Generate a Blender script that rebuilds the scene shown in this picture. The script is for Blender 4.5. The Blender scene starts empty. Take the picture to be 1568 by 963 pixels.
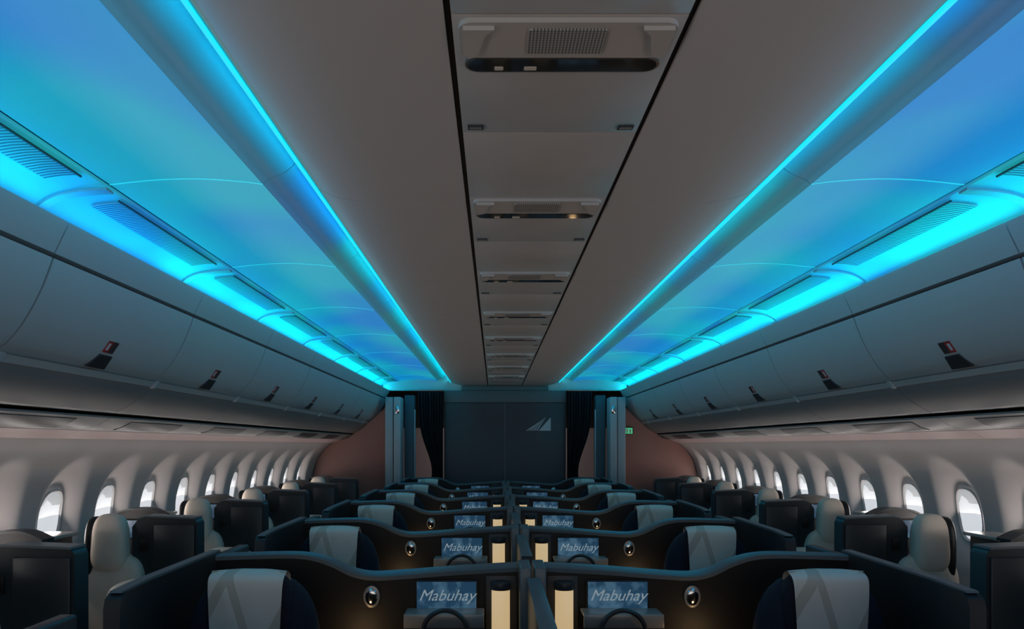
import bpy, math, bmesh
from mathutils import Vector, Matrix

S = bpy.context.scene
S.view_settings.view_transform = 'Standard'
S.view_settings.look = 'None'
CZ = 1.6          # camera height above floor
CX = -0.15
COL = S.collection

# ------------------------------------------------------------------ materials
def mat(name, col, rough=0.5, metal=0.0, emit=None, es=0.0, noise=0.0, nscale=8.0, bump=0.0, bscale=200, coat=0.0):
    m = bpy.data.materials.new(name); m.use_nodes = True
    nt = m.node_tree; b = nt.nodes['Principled BSDF']
    b.inputs['Base Color'].default_value = (*col, 1)
    b.inputs['Roughness'].default_value = rough
    b.inputs['Metallic'].default_value = metal
    if coat: b.inputs['Coat Weight'].default_value = coat
    if emit:
        b.inputs['Emission Color'].default_value = (*emit, 1)
        b.inputs['Emission Strength'].default_value = es
    tc = nt.nodes.new('ShaderNodeTexCoord')
    if noise > 0:
        n = nt.nodes.new('ShaderNodeTexNoise'); n.inputs['Scale'].default_value = nscale; n.inputs['Detail'].default_value = 2
        nt.links.new(tc.outputs['Object'], n.inputs['Vector'])
        mx = nt.nodes.new('ShaderNodeMix'); mx.data_type = 'RGBA'
        mx.inputs[6].default_value = (*[c*(1-noise) for c in col], 1)
        mx.inputs[7].default_value = (*[min(1, c*(1+noise)) for c in col], 1)
        nt.links.new(n.outputs['Fac'], mx.inputs[0]); nt.links.new(mx.outputs[2], b.inputs['Base Color'])
    if bump > 0:
        n2 = nt.nodes.new('ShaderNodeTexNoise'); n2.inputs['Scale'].default_value = bscale; n2.inputs['Detail'].default_value = 1
        nt.links.new(tc.outputs['Object'], n2.inputs['Vector'])
        bp = nt.nodes.new('ShaderNodeBump'); bp.inputs['Strength'].default_value = bump; bp.inputs['Distance'].default_value = 0.002
        nt.links.new(n2.outputs['Fac'], bp.inputs['Height']); nt.links.new(bp.outputs['Normal'], b.inputs['Normal'])
    return m

# LED wash painted as panel emission, in a drifting cyan / azure mix
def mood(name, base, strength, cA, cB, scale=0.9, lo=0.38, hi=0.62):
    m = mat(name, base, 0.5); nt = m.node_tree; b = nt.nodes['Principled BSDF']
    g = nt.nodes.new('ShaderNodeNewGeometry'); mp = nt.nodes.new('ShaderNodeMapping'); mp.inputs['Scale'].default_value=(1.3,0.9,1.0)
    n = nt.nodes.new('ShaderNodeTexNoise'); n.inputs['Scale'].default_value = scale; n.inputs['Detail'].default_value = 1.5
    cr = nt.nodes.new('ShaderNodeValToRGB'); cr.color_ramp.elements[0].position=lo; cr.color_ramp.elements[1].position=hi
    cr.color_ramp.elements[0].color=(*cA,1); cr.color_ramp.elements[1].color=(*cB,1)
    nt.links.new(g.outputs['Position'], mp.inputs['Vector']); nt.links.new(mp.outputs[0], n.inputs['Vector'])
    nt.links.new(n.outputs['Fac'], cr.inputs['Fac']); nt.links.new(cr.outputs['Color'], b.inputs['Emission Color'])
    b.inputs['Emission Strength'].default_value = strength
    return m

M = {}
M['ceil']   = mat('ceiling_plastic', (0.66,0.60,0.57), 0.5)
M['strip']  = mat('ceiling_service_plastic', (0.62,0.545,0.50), 0.40, noise=0.12, nscale=4)
M['cove']   = mood('cove_panel_painted_glow', (0.20,0.27,0.31), 0.50, (0.0,0.28,0.90), (0.0,0.56,0.78))
M['coveL']  = mood('cove_lower_painted_glow', (0.25,0.34,0.38), 0.34, (0.0,0.35,1.0), (0.0,0.75,0.85), 1.6)  # emission stands in for the LED wash on both cove panels
M['rib']    = mat('cove_rib_plastic', (0.35,0.45,0.5), 0.5)
M['joint']  = mat('cove_joint_painted_glow', (0.3,0.6,0.65), 0.5, emit=(0.0,0.62,0.78), es=0.70)  # lit joint line painted as a glow; the trim holds no lamp
M['hdr']    = mat('header_plastic', (0.6,0.63,0.65), 0.5)
M['chan']   = mat('cove_channel_plastic', (0.40,0.48,0.50), 0.5)
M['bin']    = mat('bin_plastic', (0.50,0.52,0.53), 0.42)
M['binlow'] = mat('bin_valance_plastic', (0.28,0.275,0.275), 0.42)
M['wall']   = mat('sidewall_plastic', (0.58,0.53,0.515), 0.5)
M['pink']   = mat('light_cover', (0.75,0.54,0.52), 0.5)
M['black']  = mat('black_gap', (0.012,0.012,0.014), 0.6)
M['gloss']  = mat('black_gloss', (0.03,0.028,0.026), 0.08, coat=0.5)
M['chrome'] = mat('brushed_chrome', (0.75,0.75,0.76), 0.12, 1.0)
M['bezel']  = mat('bezel_metal', (0.35,0.33,0.32), 0.3, 1.0)
M['carpet'] = mat('carpet', (0.03,0.035,0.05), 0.95, noise=0.4, nscale=120, bump=0.6)
M['shell']  = mat('suite_shell_charcoal', (0.026,0.034,0.040), 0.36, noise=0.1, nscale=6)
M['cap']    = mat('suite_cap_grey', (0.14,0.17,0.185), 0.33)
M['inner']  = mat('suite_inner_dark', (0.007,0.007,0.008), 0.42)
M['navy']   = mat('seat_navy_fabric', (0.012,0.015,0.030), 0.85, noise=0.25, nscale=60, bump=0.5)
M['cream']  = mat('cream_leather', (0.82,0.70,0.58), 0.55, noise=0.06, nscale=12, bump=0.3)
M['table']  = mat('table_silver', (0.42,0.39,0.36), 0.3, 0.3)
M['bulk']   = mat('bulkhead_laminate', (0.080,0.072,0.082), 0.5, noise=0.08, nscale=5)
M['bulktop']= mat('bulkhead_header', (0.12,0.14,0.155), 0.5)
M['column'] = mat('door_column', (0.40,0.47,0.50), 0.4)
M['coldark']= mat('door_column_dark', (0.08,0.11,0.13), 0.5)
M['curtain']= mat('curtain_fabric', (0.018,0.018,0.025), 0.9, noise=0.3, nscale=80, bump=0.4)
M['partition']=mat('partition_rose', (0.38,0.18,0.15), 0.5, noise=0.08, nscale=4)
M['next']   = mat('next_cabin_lining', (0.65,0.52,0.50), 0.5)
M['white']  = mat('logo_white', (0.6,0.62,0.65), 0.5)
M['red']    = mat('label_red', (0.40,0.03,0.03), 0.5)
M['label']  = mat('label_dark', (0.04,0.04,0.045), 0.4)
M['lamp']   = mat('lamp_glow', (0.7,0.55,0.38), 0.5, emit=(1.0,0.72,0.38), es=0.50)
M['green']  = mat('exit_green', (0.05,0.5,0.2), 0.5, emit=(0.12,0.8,0.35), es=0.45)
M['pane']   = mat('window_daylight', (0.9,0.9,0.9), 0.4, emit=(0.95,0.96,1.0), es=0.60)
M['shade']  = mat('window_shade', (0.6,0.6,0.6), 0.5, emit=(0.9,0.92,0.95), es=0.32)
M['gasket'] = mat('window_gasket', (0.50,0.49,0.49), 0.5)
M['txt']    = mat('screen_text', (0.35,0.42,0.47), 0.5, emit=(0.62,0.75,0.82), es=0.26)
M['led']    = mat('led_strip', (0.2,0.8,0.9), 0.5, emit=(0.0,0.66,0.85), es=1.0)

m = mat('screen_map', (0.01,0.02,0.03), 0.25); nt = m.node_tree; b = nt.nodes['Principled BSDF']
tc = nt.nodes.new('ShaderNodeTexCoord'); n = nt.nodes.new('ShaderNodeTexNoise'); n.inputs['Scale'].default_value = 16; n.inputs['Detail'].default_value=5
cr = nt.nodes.new('ShaderNodeValToRGB'); cr.color_ramp.elements[0].position=0.46; cr.color_ramp.elements[1].position=0.60
cr.color_ramp.elements[0].color=(0.015,0.055,0.11,1); cr.color_ramp.elements[1].color=(0.06,0.14,0.22,1)
nt.links.new(tc.outputs['Object'], n.inputs['Vector']); nt.links.new(n.outputs['Fac'], cr.inputs['Fac'])
nt.links.new(cr.outputs['Color'], b.inputs['Emission Color']); b.inputs['Emission Strength'].default_value=0.72
M['screen']=m

# headrest cover with faint woven slashes
m = mat('headrest_cover', (0.5,0.52,0.5), 0.85); nt = m.node_tree; b = nt.nodes['Principled BSDF']
tc = nt.nodes.new('ShaderNodeTexCoord'); sp = nt.nodes.new('ShaderNodeSeparateXYZ'); nt.links.new(tc.outputs['Generated'], sp.inputs[0])
def node(op, *ins):
    q = nt.nodes.new('ShaderNodeMath'); q.operation = op
    for i,v in enumerate(ins):
        if isinstance(v,(int,float)): q.inputs[i].default_value = v
        else: nt.links.new(v, q.inputs[i])
    return q.outputs[0]
ua = node('FRACT', node('MULTIPLY_ADD', sp.outputs['X'], -1.0, node('MULTIPLY', sp.outputs['Z'], 0.9)))
ub = node('FRACT', node('MULTIPLY_ADD', sp.outputs['X'], 1.1, node('MULTIPLY', sp.outputs['Z'], 0.55)))
g1 = node('MULTIPLY', node('GREATER_THAN', ua, 0.52), node('LESS_THAN', ua, 0.68))
g2 = node('MULTIPLY', node('GREATER_THAN', ub, 0.80), node('LESS_THAN', ub, 0.92))
gm = node('MAXIMUM', g1, g2)
mx = nt.nodes.new('ShaderNodeMix'); mx.data_type='RGBA'; mx.inputs[6].default_value=(0.82,0.76,0.67,1); mx.inputs[7].default_value=(0.62,0.55,0.46,1)
nt.links.new(gm, mx.inputs[0]); nt.links.new(mx.outputs[2], b.inputs['Base Color']); M['cover']=m

def grille(name, base, dark, sx, sy, thr):
    m = mat(name, base, 0.5); nt = m.node_tree; b = nt.nodes['Principled BSDF']
    tc = nt.nodes.new('ShaderNodeTexCoord'); sp = nt.nodes.new('ShaderNodeSeparateXYZ'); nt.links.new(tc.outputs['Object'], sp.inputs[0])
    outs=[]
    for ax, sc in (('X',sx),('Y',sy)):
        if sc is None: continue
        a = nt.nodes.new('ShaderNodeMath'); a.operation='MULTIPLY'; a.inputs[1].default_value=sc*2*math.pi; nt.links.new(sp.outputs[ax], a.inputs[0])
        s = nt.nodes.new('ShaderNodeMath'); s.operation='SINE'; nt.links.new(a.outputs[0], s.inputs[0]); outs.append(s.outputs[0])
    o = outs[0]
    if len(outs)==2:
        ad = nt.nodes.new('ShaderNodeMath'); ad.operation='ADD'; nt.links.new(outs[0], ad.inputs[0]); nt.links.new(outs[1], ad.inputs[1]); o=ad.outputs[0]
    g = nt.nodes.new('ShaderNodeMath'); g.operation='GREATER_THAN'; g.inputs[1].default_value=thr; nt.links.new(o, g.inputs[0])
    mx = nt.nodes.new('ShaderNodeMix'); mx.data_type='RGBA'; mx.inputs[6].default_value=(*base,1); mx.inputs[7].default_value=(*dark,1)
    nt.links.new(g.outputs[0], mx.inputs[0]); nt.links.new(mx.outputs[2], b.inputs['Base Color']); return m
M['speaker'] = grille('speaker_grille', (0.5,0.46,0.43), (0.08,0.07,0.07), 140, 140, 0.2)
M['louvre']  = grille('air_louvre', (0.34,0.40,0.42), (0.04,0.06,0.07), None, 50, 0.0)

# ------------------------------------------------------------------ builders
def empty(name, loc=(0,0,0)):
    o = bpy.data.objects.new(name, None); o.location = loc; o.empty_display_size=0.1; COL.objects.link(o); return o
def link(me, name, parent=None, loc=(0,0,0), rot=None):
    o = bpy.data.objects.new(name, me); COL.objects.link(o); o.location = loc
    if rot: o.rotation_euler = rot
    if parent: o.parent = parent
    return o
def finish(bm, name, mats, bevel=0, seg=2, smooth=True, limit=40):
    if bevel > 0:
        es = [e for e in bm.edges if len(e.link_faces)==2 and e.calc_face_angle(0) > math.radians(limit)]
        bmesh.ops.bevel(bm, geom=es, offset=bevel, segments=seg, profile=0.5, affect='EDGES', clamp_overlap=True)
    bmesh.ops.recalc_face_normals(bm, faces=bm.faces)
    me = bpy.data.meshes.new(name); bm.to_mesh(me); bm.free()
    for q in (mats if isinstance(mats,(list,tuple)) else [mats]): me.materials.append(q)
    if smooth:
        me.polygons.foreach_set('use_smooth', [True]*len(me.polygons))
        me.set_sharp_from_angle(angle=math.radians(38))
    return me
def box(name, x0,x1,y0,y1,z0,z1, m, bevel=0.004, seg=2):
    bm = bmesh.new(); bmesh.ops.create_cube(bm, size=1)
    if x0>x1: x0,x1=x1,x0
    for v in bm.verts:
        v.co = Vector(((x0+x1)/2+v.co.x*(x1-x0), (y0+y1)/2+v.co.y*(y1-y0), (z0+z1)/2+v.co.z*(z1-z0)))
    return finish(bm, name, m, bevel, seg)
def prism(name, pts, axis, a0, a1, m, bevel=0.0, seg=2, limit=40):
    bm = bmesh.new()
    def P(p,a):
        return {'y':(p[0],a,p[1]),'x':(a,p[0],p[1]),'z':(p[0],p[1],a)}[axis]
    A=[bm.verts.new(P(p,a0)) for p in pts]; B=[bm.verts.new(P(p,a1)) for p in pts]
    n=len(pts)
    bm.faces.new(A); bm.faces.new(B[::-1])
    for i in range(n): bm.faces.new((A[i],A[(i+1)%n],B[(i+1)%n],B[i]))
    return finish(bm, name, m, bevel, seg, limit=limit)
def ribbon(line, t, up=True):
    return [tuple(p) for p in line] + [(p[0], p[1]+t) for p in reversed(line)]
def smoothline(pts, n=6):
    out=[]
    P=[pts[0]]+list(pts)+[pts[-1]]
    for i in range(1,len(P)-2):
        p0,p1,p2,p3=P[i-1],P[i],P[i+1],P[i+2]
        for k in range(n):
            t=k/n
            out.append(tuple(0.5*((2*p1[j])+(-p0[j]+p2[j])*t+(2*p0[j]-5*p1[j]+4*p2[j]-p3[j])*t*t+(-p0[j]+3*p1[j]-3*p2[j]+p3[j])*t**3) for j in (0,1)))
    out.append(tuple(pts[-1])); return out
def rrect(cx, cy, hx, hy, r, n=6):
    out=[]
    for (sx,sy,a0) in ((1,1,0),(-1,1,90),(-1,-1,180),(1,-1,270)):
        for k in range(n+1):
            a=math.radians(a0+90*k/n); out.append((cx+sx*(hx-r)+r*math.cos(a), cy+sy*(hy-r)+r*math.sin(a)))
    return out
def cyl(name, cx,cy,cz, r, h, m, axis='z', seg=28, bevel=0.002, r2=None):
    bm = bmesh.new(); bmesh.ops.create_cone(bm, cap_ends=True, segments=seg, radius1=r, radius2=r if r2 is None else r2, depth=h)
    if axis=='y': bmesh.ops.rotate(bm, verts=bm.verts, matrix=Matrix.Rotation(math.radians(90),3,'X'))
    if axis=='x': bmesh.ops.rotate(bm, verts=bm.verts, matrix=Matrix.Rotation(math.radians(90),3,'Y'))
    bmesh.ops.translate(bm, verts=bm.verts, vec=(cx,cy,cz)); return finish(bm,name,m,bevel,2)
def cushion(name, cx,cy,cz, hx,hy,hz, m, n=3.5, taper=0.0, lean=0.0, res=20):
    bm=bmesh.new(); bmesh.ops.create_cube(bm,size=2)
    bmesh.ops.subdivide_edges(bm, edges=bm.edges[:], cuts=res//2, use_grid_fill=True)
    for v in bm.verts:
        c=v.co
        s=(abs(c.x)**n+abs(c.y)**n+abs(c.z)**n)**(1/n)
        d=c/s
        k=1-taper*(d.z*0.5+0.5)
        v.co=Vector((cx+d.x*hx*k, cy+d.y*hy+lean*d.z*hz, cz+d.z*hz))
    return finish(bm,name,m,0,0)

# ------------------------------------------------------------------ cabin shell
Y0, Y1 = -2.5, 11.1
J0, JP = 2.73, 1.27
joints = [J0+JP*k for k in range(-4,7)]
segs = [(a,b) for a,b in zip(joints[:-1],joints[1:])]+[(joints[-1],Y1)]
G = 0.003

floor = link(box('floor', -2.8,2.8, Y0, 15.0, -0.05, 0, M['carpet'], 0), 'floor')

sk=[(-2.95,-0.05),(-3.0,1.0),(-2.8,1.9),(-2.2,2.6),(-1.2,2.95),(0,3.05),(1.2,2.95),(2.2,2.6),(2.8,1.9),(3.0,1.0),(2.95,-0.05)]
sk=smoothline(sk,4)
inn=[(x*0.985,z*0.985) for x,z in sk]
link(prism('fuselage_skin', sk+inn[::-1], 'y', Y0, 15.0, M['cap']), 'ceiling_fuselage_skin')

ceil = empty('ceiling')
def sheet_panel(line, t, y0,y1, m, name, parent, bevel=0.003):
    link(prism(name, ribbon(line,t), 'y', y0+G, y1-G, m, bevel, 2, limit=60), name, parent)

for s in (-1,1):
    mir=lambda L:[(s*x,z+CZ) for x,z in L]
    cl = smoothline([(0.250,0.85),(0.45,0.85),(0.56,0.853),(0.64,0.861),(0.71,0.876),(0.77,0.902)],5)
    ch = smoothline([(0.965,0.918),(0.945,0.935),(0.90,0.955),(0.86,0.985),(0.83,1.03),(0.82,1.08)],5)
    cv = smoothline([(0.968,0.920),(1.05,0.930),(1.2,0.939),(1.35,0.934),(1.505,0.918)],5)
    lw = smoothline([(1.52,0.912),(1.62,0.905),(1.71,0.885),(1.775,0.84),(1.80,0.77),(1.80,0.70)],5)
    for i,(a,b) in enumerate(segs):
        sheet_panel(mir(cl),0.012,a,b,M['ceil'],'side_panel',ceil)
        sheet_panel(mir(ch),0.012,a,b,M['chan'],'cove_channel',ceil,0.001)
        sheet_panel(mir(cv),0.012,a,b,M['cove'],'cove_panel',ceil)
        link(prism('cove_joint',ribbon([(x,z-0.0015) for x,z in mir(cv)],0.008),'y',a-0.0035,a+0.0035,M['joint'],0),'cove_joint',ceil)
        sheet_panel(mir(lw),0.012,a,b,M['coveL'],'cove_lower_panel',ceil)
        rib = [(x,z-0.010) for x,z in mir(lw)]
        link(prism('rib',ribbon(rib,0.008),'y',a+0.006,a+0.055,M['rib'],0.003),'cove_rib',ceil)
        gx=smoothline([(1.545,0.9035),(1.60,0.9005),(1.655,0.892)],3)
        link(prism('louvre',ribbon(mir(gx),0.004),'y',a+0.16,b-0.14,M['louvre'],0),'air_louvre',ceil)
        link(prism('louvre_trim',ribbon(mir([(1.540,0.902),(1.545,0.901)]),0.006),'y',a+0.14,b-0.12,M['label'],0),'air_louvre_trim',ceil)
    link(prism('groove',ribbon(mir([(1.503,0.93),(1.522,0.93)]),0.01),'y',Y0,Y1,M['black']),'cove_groove',ceil)
    link(prism('slot',ribbon(mir([(0.235,0.865),(0.262,0.865)]),0.01),'y',Y0,Y1,M['black']),'ceiling_slot',ceil)
    link(prism('led',ribbon(mir([(0.774,0.892),(0.780,0.892)]),0.014),'y',Y0,Y1-0.02,M['led']),'led_strip',ceil)
link(box('backing',-0.76,0.76,Y0,Y1,CZ+0.92,CZ+0.94,M['black'],0),'ceiling_backing',ceil)

SP=1.13
k0=-3
y=1.53+SP*k0
while y < Y1-0.1:
    ya, yb, yc, ye = y, y+0.58, y+0.72, y+SP
    for (a,b) in ((ya,yb),(yb,ye)):
        b=min(b,Y1)
        if b-a<0.05: continue
        link(box('service_panel',-0.236,0.236,a+0.002,b-0.002,CZ+0.850,CZ+0.862,M['strip'],0.003),'service_panel',ceil)
    if ye<Y1+0.2:
        u=empty('ceiling_service_unit',(0,y,CZ+0.85)); u.parent=ceil
        out=rrect(0,0.080,0.222,0.070,0.028)
        link(prism('plate',out,'z',-0.010,0.0,M['strip'],0.005,3),'plate',u)
        for q in (-1,1):
            link(prism('scoop',[(q*0.213,0.022),(q*0.150,0.022),(q*0.172,0.05),(q*0.178,0.09),(q*0.186,0.125),(q*0.205,0.138),(q*0.215,0.12)],'z',-0.019,-0.008,M['strip'],0.008,4,limit=25),'corner_bulge',u)
        link(prism('spk',rrect(0,0.080,0.080,0.048,0.008),'z',-0.0130,-0.0095,M['speaker'],0.001),'speaker_grille',u)
        link(prism('bez',rrect(0,0.188,0.215,0.033,0.032),'z',-0.007,0.0,M['bezel'],0.003),'bezel',u)
        link(prism('lens',rrect(0,0.188,0.209,0.027,0.026),'z',-0.0085,-0.0065,M['gloss'],0.001),'lens',u)
        for q,w_ in ((-0.14,0.010),(-0.07,0.014)):
            link(prism('lens_glint',rrect(q,0.200,w_,0.007,0.003),'z',-0.0100,-0.0084,M['cream'],0.0),'lens_reflection',u)  # warm lens reflections painted as small cream blocks
        for q in (-0.2,0.2):
            link(box('sign',q-0.021,q+0.021,0.525,0.552,-0.004,0,M['label'],0.001),'label_plate',u)
            link(box('sign2',q-0.016,q+0.016,0.533,0.544,-0.005,-0.0035,M['binlow'],0.0),'label_text',u)
    y+=SP

# ------------------------------------------------------------------ overhead bins
for s in (-1,1):
    mir=lambda L:[(s*x,z+CZ) for x,z in L]
    door=smoothline([(1.705,0.660),(1.722,0.61),(1.755,0.53),(1.805,0.44),(1.862,0.366),(1.905,0.333)],4)+[(2.25,0.333),(2.25,0.660)]
    strip=[(1.652,0.786),(1.655,0.77),(1.700,0.676),(1.79,0.676),(1.79,0.70),(1.70,0.775),(1.66,0.789)]
    low=smoothline([(1.925,0.300),(1.96,0.262),(2.02,0.215),(2.11,0.165)],4)+[(2.25,0.165),(2.25,0.300)]
    for (a,b) in segs:
        o=empty('overhead_bin',(0,0,0))
        g=0.006
        link(prism('door',mir(door),'y',a+g,b-g,M['bin'],0.010,3,limit=50),'door',o)
        link(prism('upper_strip',mir(strip),'y',a+0.004,b-0.004,M['bin'],0.003,2,limit=30),'upper_strip',o)
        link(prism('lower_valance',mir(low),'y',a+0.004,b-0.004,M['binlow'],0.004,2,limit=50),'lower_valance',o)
        link(prism('core',mir([(1.73,0.64),(1.80,0.50),(1.93,0.35),(1.94,0.31),(2.24,0.2),(2.24,0.67),(1.80,0.672),(1.74,0.672)]),'y',a,b,M['black']),'core',o)
        link(prism('rail',mir([(1.895,0.326),(1.92,0.300),(1.94,0.300),(1.94,0.326)]),'y',a+0.01,b-0.01,M['bin'],0.002),'grip_rail',o)
        link(prism('bracket',mir([(1.888,0.330),(1.915,0.294),(1.94,0.294),(1.94,0.330)]),'y',a-0.0,a+0.03,M['bin'],0.003),'rail_bracket',o)
        mid=(a+b)/2
        if b-a>1:
            p0=Vector((1.838,0.397-0.006)); p1=Vector((1.887,0.345-0.006))
            def quad(name,pa,pb,ya0,ya1,yb0,yb1,m,off):
                d=(pb-pa).normalized(); nrm=Vector((-abs(d.y),-abs(d.x)))
                pa=pa+nrm*off; pb=pb+nrm*off; pc=pa-nrm*0.012; pd=pb-nrm*0.012
                bm=bmesh.new()
                vs=[bm.verts.new((s*x,yy,z+CZ)) for (x,z,yy) in ((pa.x,pa.y,ya0),(pa.x,pa.y,ya1),(pb.x,pb.y,yb1),(pb.x,pb.y,yb0),(pc.x,pc.y,ya0),(pc.x,pc.y,ya1),(pd.x,pd.y,yb1),(pd.x,pd.y,yb0))]
                for f in ((0,1,2,3),(4,5,6,7),(0,1,5,4),(1,2,6,5),(2,3,7,6),(3,0,4,7)): bm.faces.new([vs[k] for k in f])
                return finish(bm,name,m)
            link(quad('latch',p0,p1,mid-0.05,mid+0.05,mid-0.075,mid+0.075,M['label'],0.006),'latch',o)
            q0=Vector((1.800,0.448)); q1=Vector((1.832,0.402))
            link(quad('lab',q0,q1,mid-0.045,mid+0.04,mid-0.045,mid+0.04,M['red'],0.004),'warning_label',o)
            link(quad('lab1',q0,q1,mid-0.005,mid+0.036,mid-0.005,mid+0.036,M['label'],0.005),'warning_label_dark',o)
            link(quad('lab2',q0+Vector((0.006,-0.008)),q1-Vector((0.006,-0.01)),mid-0.038,mid-0.020,mid-0.038,mid-0.020,M['white'],0.0055),'warning_label_text',o)
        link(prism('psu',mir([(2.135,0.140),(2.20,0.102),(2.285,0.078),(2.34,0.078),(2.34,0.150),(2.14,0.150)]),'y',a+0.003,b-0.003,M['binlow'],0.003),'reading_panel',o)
        link(prism('psu_in',mir([(2.155,0.126),(2.20,0.099),(2.255,0.083),(2.255,0.095),(2.16,0.14)]),'y',a+0.28,b-0.28,M['label'],0.002),'reading_panel_inset',o)
        link(prism('lightcover',mir(smoothline([(2.29,0.076),(2.33,0.06),(2.385,0.034)],3)+[(2.40,0.09),(2.30,0.11)]),'y',a+0.002,b-0.002,M['pink'],0.002),'sidewall_light_cover',o)
        link(prism('gap',mir([(2.10,0.175),(2.40,0.12),(2.40,0.20),(2.10,0.20)]),'y',a,b,M['black']),'dark_gap',o)

# ------------------------------------------------------------------ side walls with window reveals
WP=0.630
def wallx(z):
    pts=[(0.0,2.50),(0.4,2.64),(0.8,2.70),(1.15,2.70),(1.40,2.63),(1.55,2.52),(1.645,2.40)]
    if z<=pts[0][0]: return pts[0][1]
    for i in range(len(pts)-1):
        if z<=pts[i+1][0]:
            p0=pts[max(i-1,0)];p1=pts[i];p2=pts[i+1];p3=pts[min(i+2,len(pts)-1)]
            t=(z-p1[0])/(p2[0]-p1[0])
            m1=(p2[1]-p0[1])/(p2[0]-p0[0])*(p2[0]-p1[0]); m2=(p3[1]-p1[1])/(p3[0]-p1[0])*(p2[0]-p1[0])
            return (2*t**3-3*t*t+1)*p1[1]+(t**3-2*t*t+t)*m1+(-2*t**3+3*t*t)*p2[1]+(t**3-t*t)*m2
    return pts[-1][1]
WZ=1.17
wn=0
allwins=[]
for s,first in ((-1,4.54),(1,4.74)):
    wins=[first+WP*k for k in range(-10,10) if first+WP*k<10.6]
    allwins+=[(s,w_) for w_ in wins]
    ny=int((10.9-Y0)/0.0175); nz=72
    ys=[Y0+(10.9-Y0)*i/ny for i in range(ny+1)]; zs=[1.645*j/nz for j in range(nz+1)]
    verts=[];faces=[]
    wx=[wallx(z) for z in zs]
    for yv in ys:
        dy=min((yv-w for w in wins), key=abs)
        for j,z in enumerate(zs):
            a=0.232; zc=WZ+0.02; bq=0.345
            q=((abs(dy)/a)**2.2+(abs(z-zc)/bq)**2.2)**(1/2.2)
            d=0
            if q<1:
                t=max(0,(q-0.54)/0.46); d=0.078*(1-t)**1.2
            verts.append((s*(wx[j]+d), yv, z))
    n1=nz+1
    for i in range(ny):
        for j in range(nz):
            f=(i*n1+j,(i+1)*n1+j,(i+1)*n1+j+1,i*n1+j+1)
            faces.append(f if s<0 else f[::-1])
    me=bpy.data.meshes.new('wall'); me.from_pydata(verts,[],faces); me.materials.append(M['wall'])
    me.polygons.foreach_set('use_smooth',[True]*len(me.polygons)); me.set_sharp_from_angle(angle=math.radians(50))
    link(me,'wall_left' if s<0 else 'wall_right')
    for w in wins:
        wn+=1
        o=empty('window_%d'%wn,(0,w,0))
        def surf(lst, off):
            return [(s*(wallx(z)+0.078-off), yy, z) for yy,z in lst]
        def ell(a,bb,n=32,zc=WZ,e=2.6):
            out=[]
            for k in range(n):
                t=2*math.pi*k/n; c,si=math.cos(t),math.sin(t)
                out.append((a*math.copysign(abs(c)**(2/e),c), zc+bb*math.copysign(abs(si)**(2/e),si)))
            return out
        bm=bmesh.new(); P=surf(ell(0.118,0.162),0.006); vs=[bm.verts.new(p) for p in P]; bm.faces.new(vs)
        link(finish(bm,'pane',M['pane'],0,0),'pane',o)
        bm=bmesh.new(); A=surf(ell(0.128,0.172),0.004);B=surf(ell(0.118,0.162),0.018);C=surf(ell(0.108,0.152),0.007)
        a_=[bm.verts.new(p) for p in A];b_=[bm.verts.new(p) for p in B];c_=[bm.verts.new(p) for p in C];n=len(a_)
        for k in range(n):
            bm.faces.new((a_[k],a_[(k+1)%n],b_[(k+1)%n],b_[k])); bm.faces.new((b_[k],b_[(k+1)%n],c_[(k+1)%n],c_[k]))
        link(finish(bm,'gasket',M['gasket'],0,0),'gasket',o)
        bm=bmesh.new(); T=[(yy,z) for yy,z in ell(0.112,0.156) if z>=WZ+0.06]
        P=surf(T,0.010); vs=[bm.verts.new(p) for p in P]; bm.faces.new(vs)
        link(finish(bm,'shade',M['shade'],0,0),'shade',o)

# ------------------------------------------------------------------ forward end of the cabin
wb=empty('wall_back')
BY=11.0
link(box('panel_l',-0.865,-0.004,BY,BY+0.05,0.0,CZ+0.60,M['bulk'],0.004),'bulkhead_panel_1',wb)
link(box('panel_r',0.004,0.865,BY,BY+0.05,0.0,CZ+0.60,M['bulk'],0.004),'bulkhead_panel_2',wb)
link(box('panel_seam',-0.004,0.004,BY+0.01,BY+0.04,0.0,CZ+0.60,M['column'],0),'bulkhead_seam',wb)
link(box('header_mid',-0.87,0.87,BY-0.005,BY+0.06,CZ+0.605,CZ+0.775,M['bulktop'],0.006),'bulkhead_header',wb)
def tri(pts,m,name):
    link(prism(name,pts,'y',BY-0.006,BY-0.001,m,0),name,wb)
bx,bz=0.30,CZ+0.205
tri([(bx+0.18,bz),(bx+0.35,bz),(bx+0.35,bz+0.19)],M['white'],'emblem_sail')
for k in range(5):
    t0=k*0.036; tri([(bx+t0,bz+0.002),(bx+t0+0.022,bz+0.002),(bx+0.12+t0*1.05,bz+0.075+t0*0.75),(bx+0.115+t0*1.05,bz+0.08+t0*0.75)],M['white'],'emblem_ray')
link(box('hdr',-1.75,1.75,Y1,Y1+0.08,CZ+0.78,CZ+1.15,M['hdr'],0.004),'header_panel',wb)
link(box('hdr2',-0.62,0.62,Y1-0.06,Y1,CZ+0.775,CZ+0.848,M['bulktop'],0.01),'ceiling_trim',wb)
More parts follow.
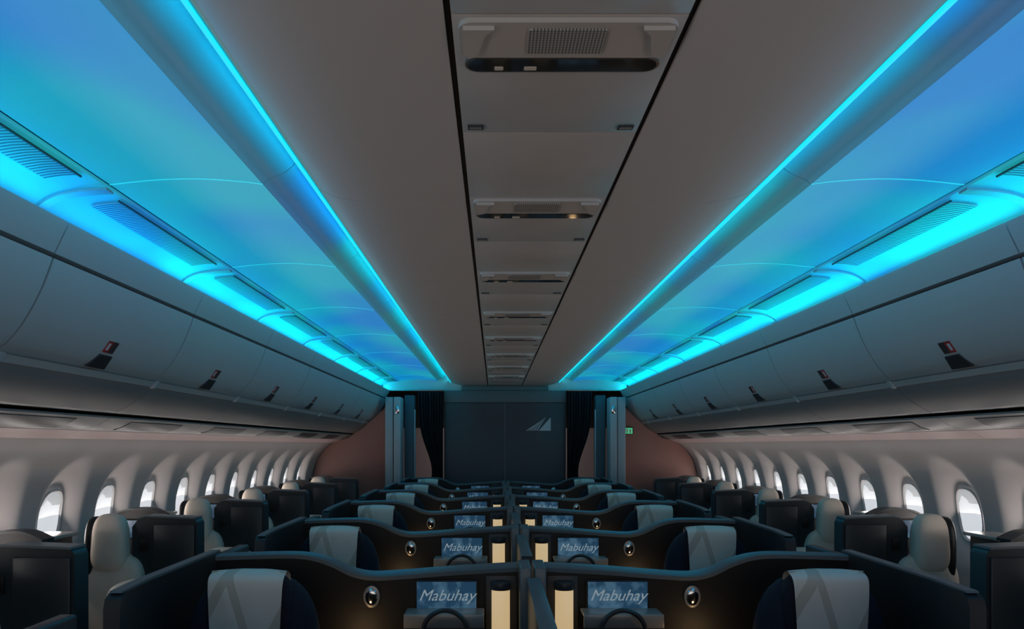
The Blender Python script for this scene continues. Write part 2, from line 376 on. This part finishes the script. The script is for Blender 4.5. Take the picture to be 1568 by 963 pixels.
for s in (-1,1):
    poly=[(s*1.60,0.0),(s*2.48,0.0)]+[(s*(wallx(z)-0.004),z) for z in (0.4,0.8,1.15,1.4,1.55,1.64)]+[(s*2.1,CZ+0.17),(s*1.92,CZ+0.30),(s*1.88,CZ+0.34),(s*1.60,CZ+0.60)]
    link(prism('part',poly,'y',10.84,10.895,M['partition'],0.004),'partition_panel',wb)
    link(box('colA',s*1.53,s*1.64,10.55,10.83,0,CZ+0.655,M['column'],0.012,3),'column_outer',wb)
    link(box('colB',s*1.42,s*1.515,10.50,10.83,0,CZ+0.655,M['column'],0.012,3),'column_inner',wb)
    link(box('colC',s*1.50,s*1.54,10.60,10.83,0,CZ+0.65,M['black'],0),'column_gap',wb)
    link(box('colD',s*1.27,s*1.41,10.86,11.05,0,CZ+0.70,M['coldark'],0.01),'column_dark',wb)
    link(box('colE',s*1.255,s*1.275,10.85,10.87,0.5,CZ+0.5,M['column'],0.003),'column_rail',wb)
    link(box('plate',s*1.44,s*1.49,10.49,10.50,CZ+0.43,CZ+0.53,M['chrome'],0.002),'column_plate',wb)
    link(box('next',s*1.0,s*1.9,13.6,13.7,0,1.9,M['next'],0.0),'next_cabin_panel',wb)
    link(box('beyond',s*1.9,s*2.6,11.2,11.3,0,2.5,M['coldark'],0.0),'side_closure',wb)
    bm=bmesh.new(); nx,nz=60,30; grid=[]
    for j in range(nz+1):
        z=CZ+0.76-(CZ+0.74)*j/nz
        wdt=0.35*(1-0.55*math.exp(-((z-1.22)/0.45)**2))
        row=[]
        for i in range(nx+1):
            uu=i/nx
            row.append(bm.verts.new((s*(0.875+wdt*uu), 10.93+0.025*math.sin(uu*9*2*math.pi)+0.01*math.sin(uu*21), z)))
        grid.append(row)
    for j in range(nz):
        for i in range(nx): bm.faces.new((grid[j][i],grid[j][i+1],grid[j+1][i+1],grid[j+1][i]))
    link(finish(bm,'curtain',M['curtain'],0,0),'curtain')
    link(box('rail',s*0.86,s*1.42,10.92,10.945,CZ+0.765,CZ+0.785,M['bezel'],0.003),'curtain_rail')
link(box('far',-2.9,2.9,14.6,14.7,0,3.0,M['bulk'],0),'wall_far')
ex=empty('exit_sign',(1.72,10.80,CZ+0.20))
link(box('body',-0.065,0.065,0,0.03,-0.05,0.05,M['label'],0.004),'housing',ex)
link(box('face',-0.055,0.055,-0.004,0,-0.04,0.04,M['green'],0.001),'lit_face',ex)
link(box('fig',-0.03,-0.01,-0.006,-0.004,-0.03,0.03,M['white'],0.0),'pictogram_1',ex)
link(box('fig2',0.012,0.035,-0.006,-0.004,-0.03,0.02,M['white'],0.0),'pictogram_2',ex)

# ------------------------------------------------------------------ seats
fc=bpy.data.curves.new('screen_text','FONT'); fc.body='Mabuhay'; fc.size=0.062; fc.shear=0.4; fc.align_x='CENTER'; fc.align_y='CENTER'; fc.extrude=0.0004
fc.materials.append(M['txt']); fc.resolution_u=3

H=CZ-0.43
CP=1.45; C0=3.1
cache={}
def get(key,fn):
    if key not in cache: cache[key]=fn()
    return cache[key]
def centre_suite(s,y):
    o=empty('airplane_seat_suite',(0,y,0))
    L=lambda key,fn,name: link(get((key,s),fn),name,o)
    top=smoothline([(0.055,H-0.052),(0.30,H-0.066),(0.52,H-0.083),(0.64,H-0.088),(0.72,H-0.072),(0.80,H-0.034),(0.88,H-0.008),(0.97,H),(1.15,H-0.004),(1.30,H-0.010)],5)
    def shell():
        pts=[(s*x,z-0.012) for x,z in top]+[(s*1.30,0.02),(s*0.055,0.02)]
        return prism('shell',pts,'y',0.0,0.07,M['inner'],0.002,2,limit=60)
    def cap():
        bm=bmesh.new(); sec=[]
        for i,(x,z) in enumerate(top):
            w=0.11 if x<0.6 else (0.11-0.055*min(1,(x-0.6)/0.3))
            sec.append([bm.verts.new((s*x,yy,zz)) for yy,zz in ((-0.012,z-0.022),(-0.014,z-0.006),(-0.006,z),(w-0.01,z+0.001),(w,z-0.008),(w,z-0.022))])
        for i in range(len(sec)-1):
            for k in range(6): bm.faces.new((sec[i][k],sec[i][(k+1)%6],sec[i+1][(k+1)%6],sec[i+1][k]))
        bm.faces.new(sec[0]); bm.faces.new(sec[-1][::-1])
        return finish(bm,'cap',M['cap'],0,0)
    L('shell',shell,'shell'); L('cap',cap,'shell_cap')
    def wing():
        pts=[(-0.80,0.02),(-0.80,H-0.06),(-0.79,H-0.03),(-0.76,H-0.014),(-0.6,H-0.008),(0.06,H-0.004),(0.06,0.02)]
        return prism('wing',pts,'x',s*1.262,s*1.312,M['shell'],0.008,3,limit=50)
    L('wing',wing,'aisle_wing')
    L('wcap',lambda:prism('wcap',[(-0.775,H-0.014),(-0.6,H-0.0075),(0.06,H-0.003),(0.06,H+0.004),(-0.6,H-0.001),(-0.77,H-0.008)],'x',s*1.268,s*1.306,M['cap'],0.002),'wing_cap')
    L('wrap',lambda:box('wrap',s*1.262,s*1.312,0.06,0.42,0.02,H-0.02,M['shell'],0.01,3),'seat_wrap')
    L('post',lambda:box('post',s*0.006,s*0.052,-0.10,0.12,0.02,H-0.045,M['cap'],0.006,3),'centre_post')
    L('console',lambda:box('console',s*0.055,s*0.66,-0.45,-0.002,0.02,0.62,M['inner'],0.02,3),'console')
    L('bez',lambda:box('bez',s*0.215,s*0.465,-0.022,-0.001,H-0.245,H-0.105,M['black'],0.004),'screen_bezel')
    L('scr',lambda:box('scr',s*0.222,s*0.458,-0.0245,-0.022,H-0.238,H-0.113,M['screen'],0.0),'screen')
    t=bpy.data.objects.new('screen_text',fc); COL.objects.link(t); t.parent=o; t.location=(s*0.34,-0.0255,H-0.168); t.rotation_euler=(math.radians(90),0,0)
    L('tray',lambda:box('tray',s*0.19,s*0.495,-0.15,-0.03,H-0.226,H-0.214,M['table'],0.005,3),'tray_table')
    L('trayface',lambda:box('trayface',s*0.19,s*0.495,-0.158,-0.148,H-0.266,H-0.214,M['table'],0.002,2),'tray_lip')
    def headset():
        bm=bmesh.new(); R=0.084; r=0.009; rings=[]; zc=H-0.275
        for i in range(25):
            a=math.radians(-10+200*i/24); ring=[]
            for k in range(10):
                b=2*math.pi*k/10; rad=R+r*math.cos(b); ring.append(bm.verts.new((s*0.335+rad*math.cos(a),-0.19+r*1.6*math.sin(b),zc+rad*math.sin(a))))
            rings.append(ring)
        for i in range(24):
            for k in range(10): bm.faces.new((rings[i][k],rings[i][(k+1)%10],rings[i+1][(k+1)%10],rings[i+1][k]))
        for sg in (-1,1):
            bmesh.ops.create_cone(bm,cap_ends=True,segments=20,radius1=0.036,radius2=0.030,depth=0.035,matrix=Matrix.Translation((s*0.335+sg*0.078,-0.19,zc-0.02))@Matrix.Rotation(math.radians(90),4,'Y'))
        return finish(bm,'headset',M['label'],0,0)
    L('headset',headset,'headset')
    L('lamp',lambda:cyl('lamp',s*0.125,-0.05,H-0.23,0.036,0.19,M['lamp']),'lamp_shade')
    L('lampc',lambda:cyl('lampc',s*0.125,-0.05,H-0.122,0.041,0.03,M['label']),'lamp_cap')
    L('lampb',lambda:cyl('lampb',s*0.125,-0.05,H-0.34,0.041,0.03,M['label']),'lamp_base')
    L('lampback',lambda:box('lb',s*0.060,s*0.185,-0.008,-0.001,H-0.40,H-0.09,M['label'],0.003),'lamp_niche')
    def knob():
        bm=bmesh.new(); bmesh.ops.create_uvsphere(bm,u_segments=24,v_segments=14,radius=0.025)
        for v in bm.verts: v.co=Vector((s*0.640+v.co.x, -0.012+v.co.y*0.35, H-0.175+v.co.z*1.4))
        return finish(bm,'knob',M['chrome'],0,0)
    L('knob',knob,'coat_mirror')
    def kring():
        bm=bmesh.new(); bmesh.ops.create_cone(bm,cap_ends=True,segments=28,radius1=0.033,radius2=0.033,depth=0.012,matrix=Matrix.Translation((0,0,0))@Matrix.Rotation(math.radians(90),4,'X'))
        for v in bm.verts: v.co=Vector((s*0.640+v.co.x,-0.006+v.co.y,H-0.175+v.co.z*1.35))
        return finish(bm,'kring',M['table'],0.002,2)
    L('kring',kring,'mirror_ring')
    sx=s*1.0
    L('back',lambda:cushion('back',sx,-0.36,0.79,0.245,0.085,0.355,M['navy'],3.0,0.06,0.06),'seat_back')
    L('cush',lambda:cushion('cush',sx,-0.08,0.42,0.25,0.26,0.09,M['navy'],4.5),'seat_cushion')
    L('head',lambda:cushion('head',sx,-0.395,1.03,0.150,0.055,0.130,M['navy'],3.5),'headrest')
    def cover():
        bm=bmesh.new(); g=[]
        path=[(-0.470,0.74),(-0.478,0.85),(-0.482,0.95),(-0.482,1.05),(-0.480,1.12),(-0.470,1.150),(-0.440,1.164),(-0.400,1.170),(-0.365,1.160),(-0.345,1.135),(-0.338,1.05),(-0.338,0.98)]
        path=smoothline(path,3)
        for j,(yy,z) in enumerate(path):
            row=[]; hw=0.119+0.010*max(0,(z-0.95)/0.2)
            for i in range(13):
                u_=(i/12-0.5)*2
                cz=0.007*u_*u_*(1 if z>1.12 else 0.3)
                cy_=0.020*abs(u_)**3 if yy<-0.42 else -0.010*abs(u_)**3
                row.append(bm.verts.new((sx+u_*hw, yy+cy_+0.0025*math.sin(u_*9+z*14), z-cz)))
            g.append(row)
        for j in range(len(g)-1):
            for i in range(12): bm.faces.new((g[j][i],g[j][i+1],g[j+1][i+1],g[j+1][i]))
        return finish(bm,'cover',M['cover'],0,0)
    L('cover',cover,'headrest_cover')
    L('arm',lambda:box('arm',s*0.70,s*0.755,-0.75,-0.25,0.35,0.66,M['shell'],0.015,3),'armrest')
    return o
for k in range(-1,6):
    for s in (-1,1): centre_suite(s,C0+CP*k)

for k in range(-1,6):
    y=C0+CP*k
    o=empty('privacy_divider',(0,y,0))
    link(get('pd',lambda:box('pd',-0.022,0.022,-0.98,-0.13,0.02,H-0.085,M['shell'],0.008,3)),'panel',o)
    link(get('pdc',lambda:box('pdc',-0.026,0.026,-0.98,-0.13,H-0.086,H-0.078,M['cap'],0.003,2)),'panel_cap',o)

SP2=1.33; S0=3.22
def side_suite(s,y):
    o=empty('window_seat_suite',(0,y,0))
    L=lambda key,fn,name: link(get((key,s),fn),name,o)
    PD=0.11
    def pod():
        pts=[(s*1.895,0.02),(s*1.895,H-0.03),(s*1.905,H-0.010),(s*1.92,H-0.002),(s*2.20,H+0.008),(s*2.245,H-0.008),(s*2.278,H-0.05),(s*2.282,0.02)]
        return prism('pod',pts,'y',0,PD,M['shell'],0.008,3,limit=35)
    L('pod',pod,'privacy_pod')
    L('podcap',lambda:prism('podcap',[(s*1.908,H-0.004),(s*2.20,H+0.009),(s*2.245,H-0.006),(s*2.245,H+0.002),(s*2.20,H+0.018),(s*1.910,H+0.006)],'y',-0.006,PD+0.004,M['cap'],0.003,2),'pod_cap')
    L('podfront',lambda:box('pf',s*1.91,s*2.15,-0.010,0.004,0.45,H-0.035,M['shell'],0.006,2),'pod_front_panel')
    L('latch',lambda:box('latchp',s*2.185,s*2.235,-0.008,0.002,H-0.19,H-0.12,M['inner'],0.004,2),'pod_latch')
    L('rail',lambda:box('rl',s*1.895,s*1.935,PD,0.62,0.02,0.62,M['shell'],0.01,3),'aisle_armrest')
    L('hb',lambda:cushion('hb',s*2.39,-0.03,1.030,0.112,0.065,0.170,M['cream'],3.2,0.16,0.05),'headrest')
    L('hb2',lambda:cushion('hb2',s*2.38,0.0,0.72,0.19,0.085,0.24,M['cream'],3.6,0.05,0.05),'seat_back')
    L('hw',lambda:cushion('hw',s*2.500,0.02,0.98,0.035,0.10,0.20,M['inner'],3.0),'headrest_wing')
    L('sc',lambda:cushion('sc',s*2.22,-0.42,0.46,0.26,0.36,0.08,M['cream'],4.5),'seat_cushion')
    L('pil',lambda:cushion('pil',s*2.10,-0.25,0.74,0.17,0.16,0.11,M['cream'],3.4,0.0,0.15),'pillow')
    prof=smoothline([(2.28,H-0.03),(2.36,H+0.006),(2.45,H+0.012),(2.54,H),(2.60,H-0.028),(2.645,H-0.07)],4)
    def sh():
        return prism('sh',[(s*x,z) for x,z in prof]+[(s*2.60,0.02),(s*2.28,0.02)],'y',0.44,0.50,M['inner'],0.006,2,limit=50)
    L('sh',sh,'shell')
    def shc():
        return prism('shc',[(s*x,z+0.001) for x,z in prof]+[(s*x,z+0.014) for x,z in reversed(prof)],'y',0.425,0.53,M['shell'],0.003,2,limit=50)
    L('shc',shc,'shell_cap')
    L('ledge',lambda:box('ledge',s*2.50,s*2.62,0.54,1.10,0.90,H-0.07,M['shell'],0.01,3),'window_console')
    L('ledgec',lambda:box('ledgec',s*2.46,s*2.64,0.54,1.10,H-0.07,H-0.05,M['table'],0.006,3),'console_top')
    L('ssb',lambda:box('ssb',s*2.40,s*2.60,0.418,0.438,H-0.17,H-0.045,M['black'],0.004),'screen_bezel')
    L('ss',lambda:box('ss',s*2.407,s*2.593,0.4155,0.418,H-0.162,H-0.053,M['screen'],0),'screen')
    L('mr',lambda:cyl('mr',s*2.335,0.432,H-0.075,0.033,0.014,M['table'],'y'),'mirror_ring')
    L('mk',lambda:cyl('mk',s*2.335,0.424,H-0.075,0.026,0.012,M['chrome'],'y',28,0.004),'coat_mirror')
    return o
for k in range(-2,6):
    for s in (-1,1): side_suite(s,S0+SP2*k)

# ------------------------------------------------------------------ lighting
def area(name,x,y,z,d,sx,sy,col,e,spread=180):
    l=bpy.data.lights.new(name,'AREA'); l.shape='RECTANGLE'; l.size=sx; l.size_y=sy; l.energy=e; l.color=col; l.spread=math.radians(spread)
    o=bpy.data.objects.new(name,l); COL.objects.link(o)
    Z=-Vector(d).normalized(); Yv=Vector((0,1,0))
    if abs(Z.y)>0.9: Yv=Vector((0,0,1))
    X=Yv.cross(Z).normalized(); Yv=Z.cross(X)
    R=Matrix((X,Yv,Z)).transposed().to_4x4(); R.translation=(x,y,z); o.matrix_world=R
    return o
cy=(0.0,0.64,0.82); az=(0.0,0.34,1.0); mid=(0.0,0.50,0.92)
seqL=[cy,mid,mid,az,cy,mid,cy,mid,cy,cy,cy,cy,cy]
seqR=[mid,az,mid,cy,mid,cy,mid,cy,mid,cy,cy,cy,cy]
nseg=12
for s,seq in ((-1,seqL),(1,seqR)):
    ln=Y1/nseg
    for i in range(nseg):
        yc=ln*(i+0.5)
        area('cove_light',s*1.735,yc,CZ+0.80,(-s*0.80,0,0.60),0.03,ln*0.98,seq[i],1.8)
        area('ceiling_edge_light',s*0.80,yc,CZ+0.94,(s*0.75,0,0.25),0.02,ln*0.98,seq[i],0.65)

for k in range(0,5):
    for s in (-1,1):
        l=bpy.data.lights.new('console_lamp_light','POINT'); l.energy=0.5; l.color=(1,0.62,0.28); l.shadow_soft_size=0.03
        o=bpy.data.objects.new('console_lamp_light',l); COL.objects.link(o); o.location=(s*0.72,C0+CP*k-0.30,0.80)

# daylight entering through every cabin window (added upward tilt to fill the ceiling)
for s,w_ in allwins:
    area('window_daylight',s*2.76,w_,WZ,(-s*1.0,0,0.35),0.30,0.20,(1.0,0.91,0.86),2.0)
area('next_cabin_fill',0,12.4,2.3,(0,0.3,-1),2.4,0.4,(1.0,0.92,0.9),6)  # added lamp, keeps the gaps beside the curtains from going black

area('rear_fill_light',0,-2.3,1.5,(0,1,0.36),4.6,1.8,(1.0,0.91,0.84),20)  # added fill lamp behind the camera, lifts the whole cabin

w=bpy.data.worlds.new('sky'); S.world=w; w.use_nodes=True
w.node_tree.nodes['Background'].inputs[0].default_value=(0.92,0.88,0.86,1); w.node_tree.nodes['Background'].inputs[1].default_value=0.20

# ------------------------------------------------------------------ camera
c=bpy.data.cameras.new('camera'); c.sensor_width=36; c.lens=36*1186/1568; c.shift_x=27/1568; c.shift_y=200/1568; c.clip_start=0.02
o=bpy.data.objects.new('camera',c); COL.objects.link(o); o.location=(CX,0,CZ); o.rotation_euler=(math.radians(90),0,0)
S.camera=o
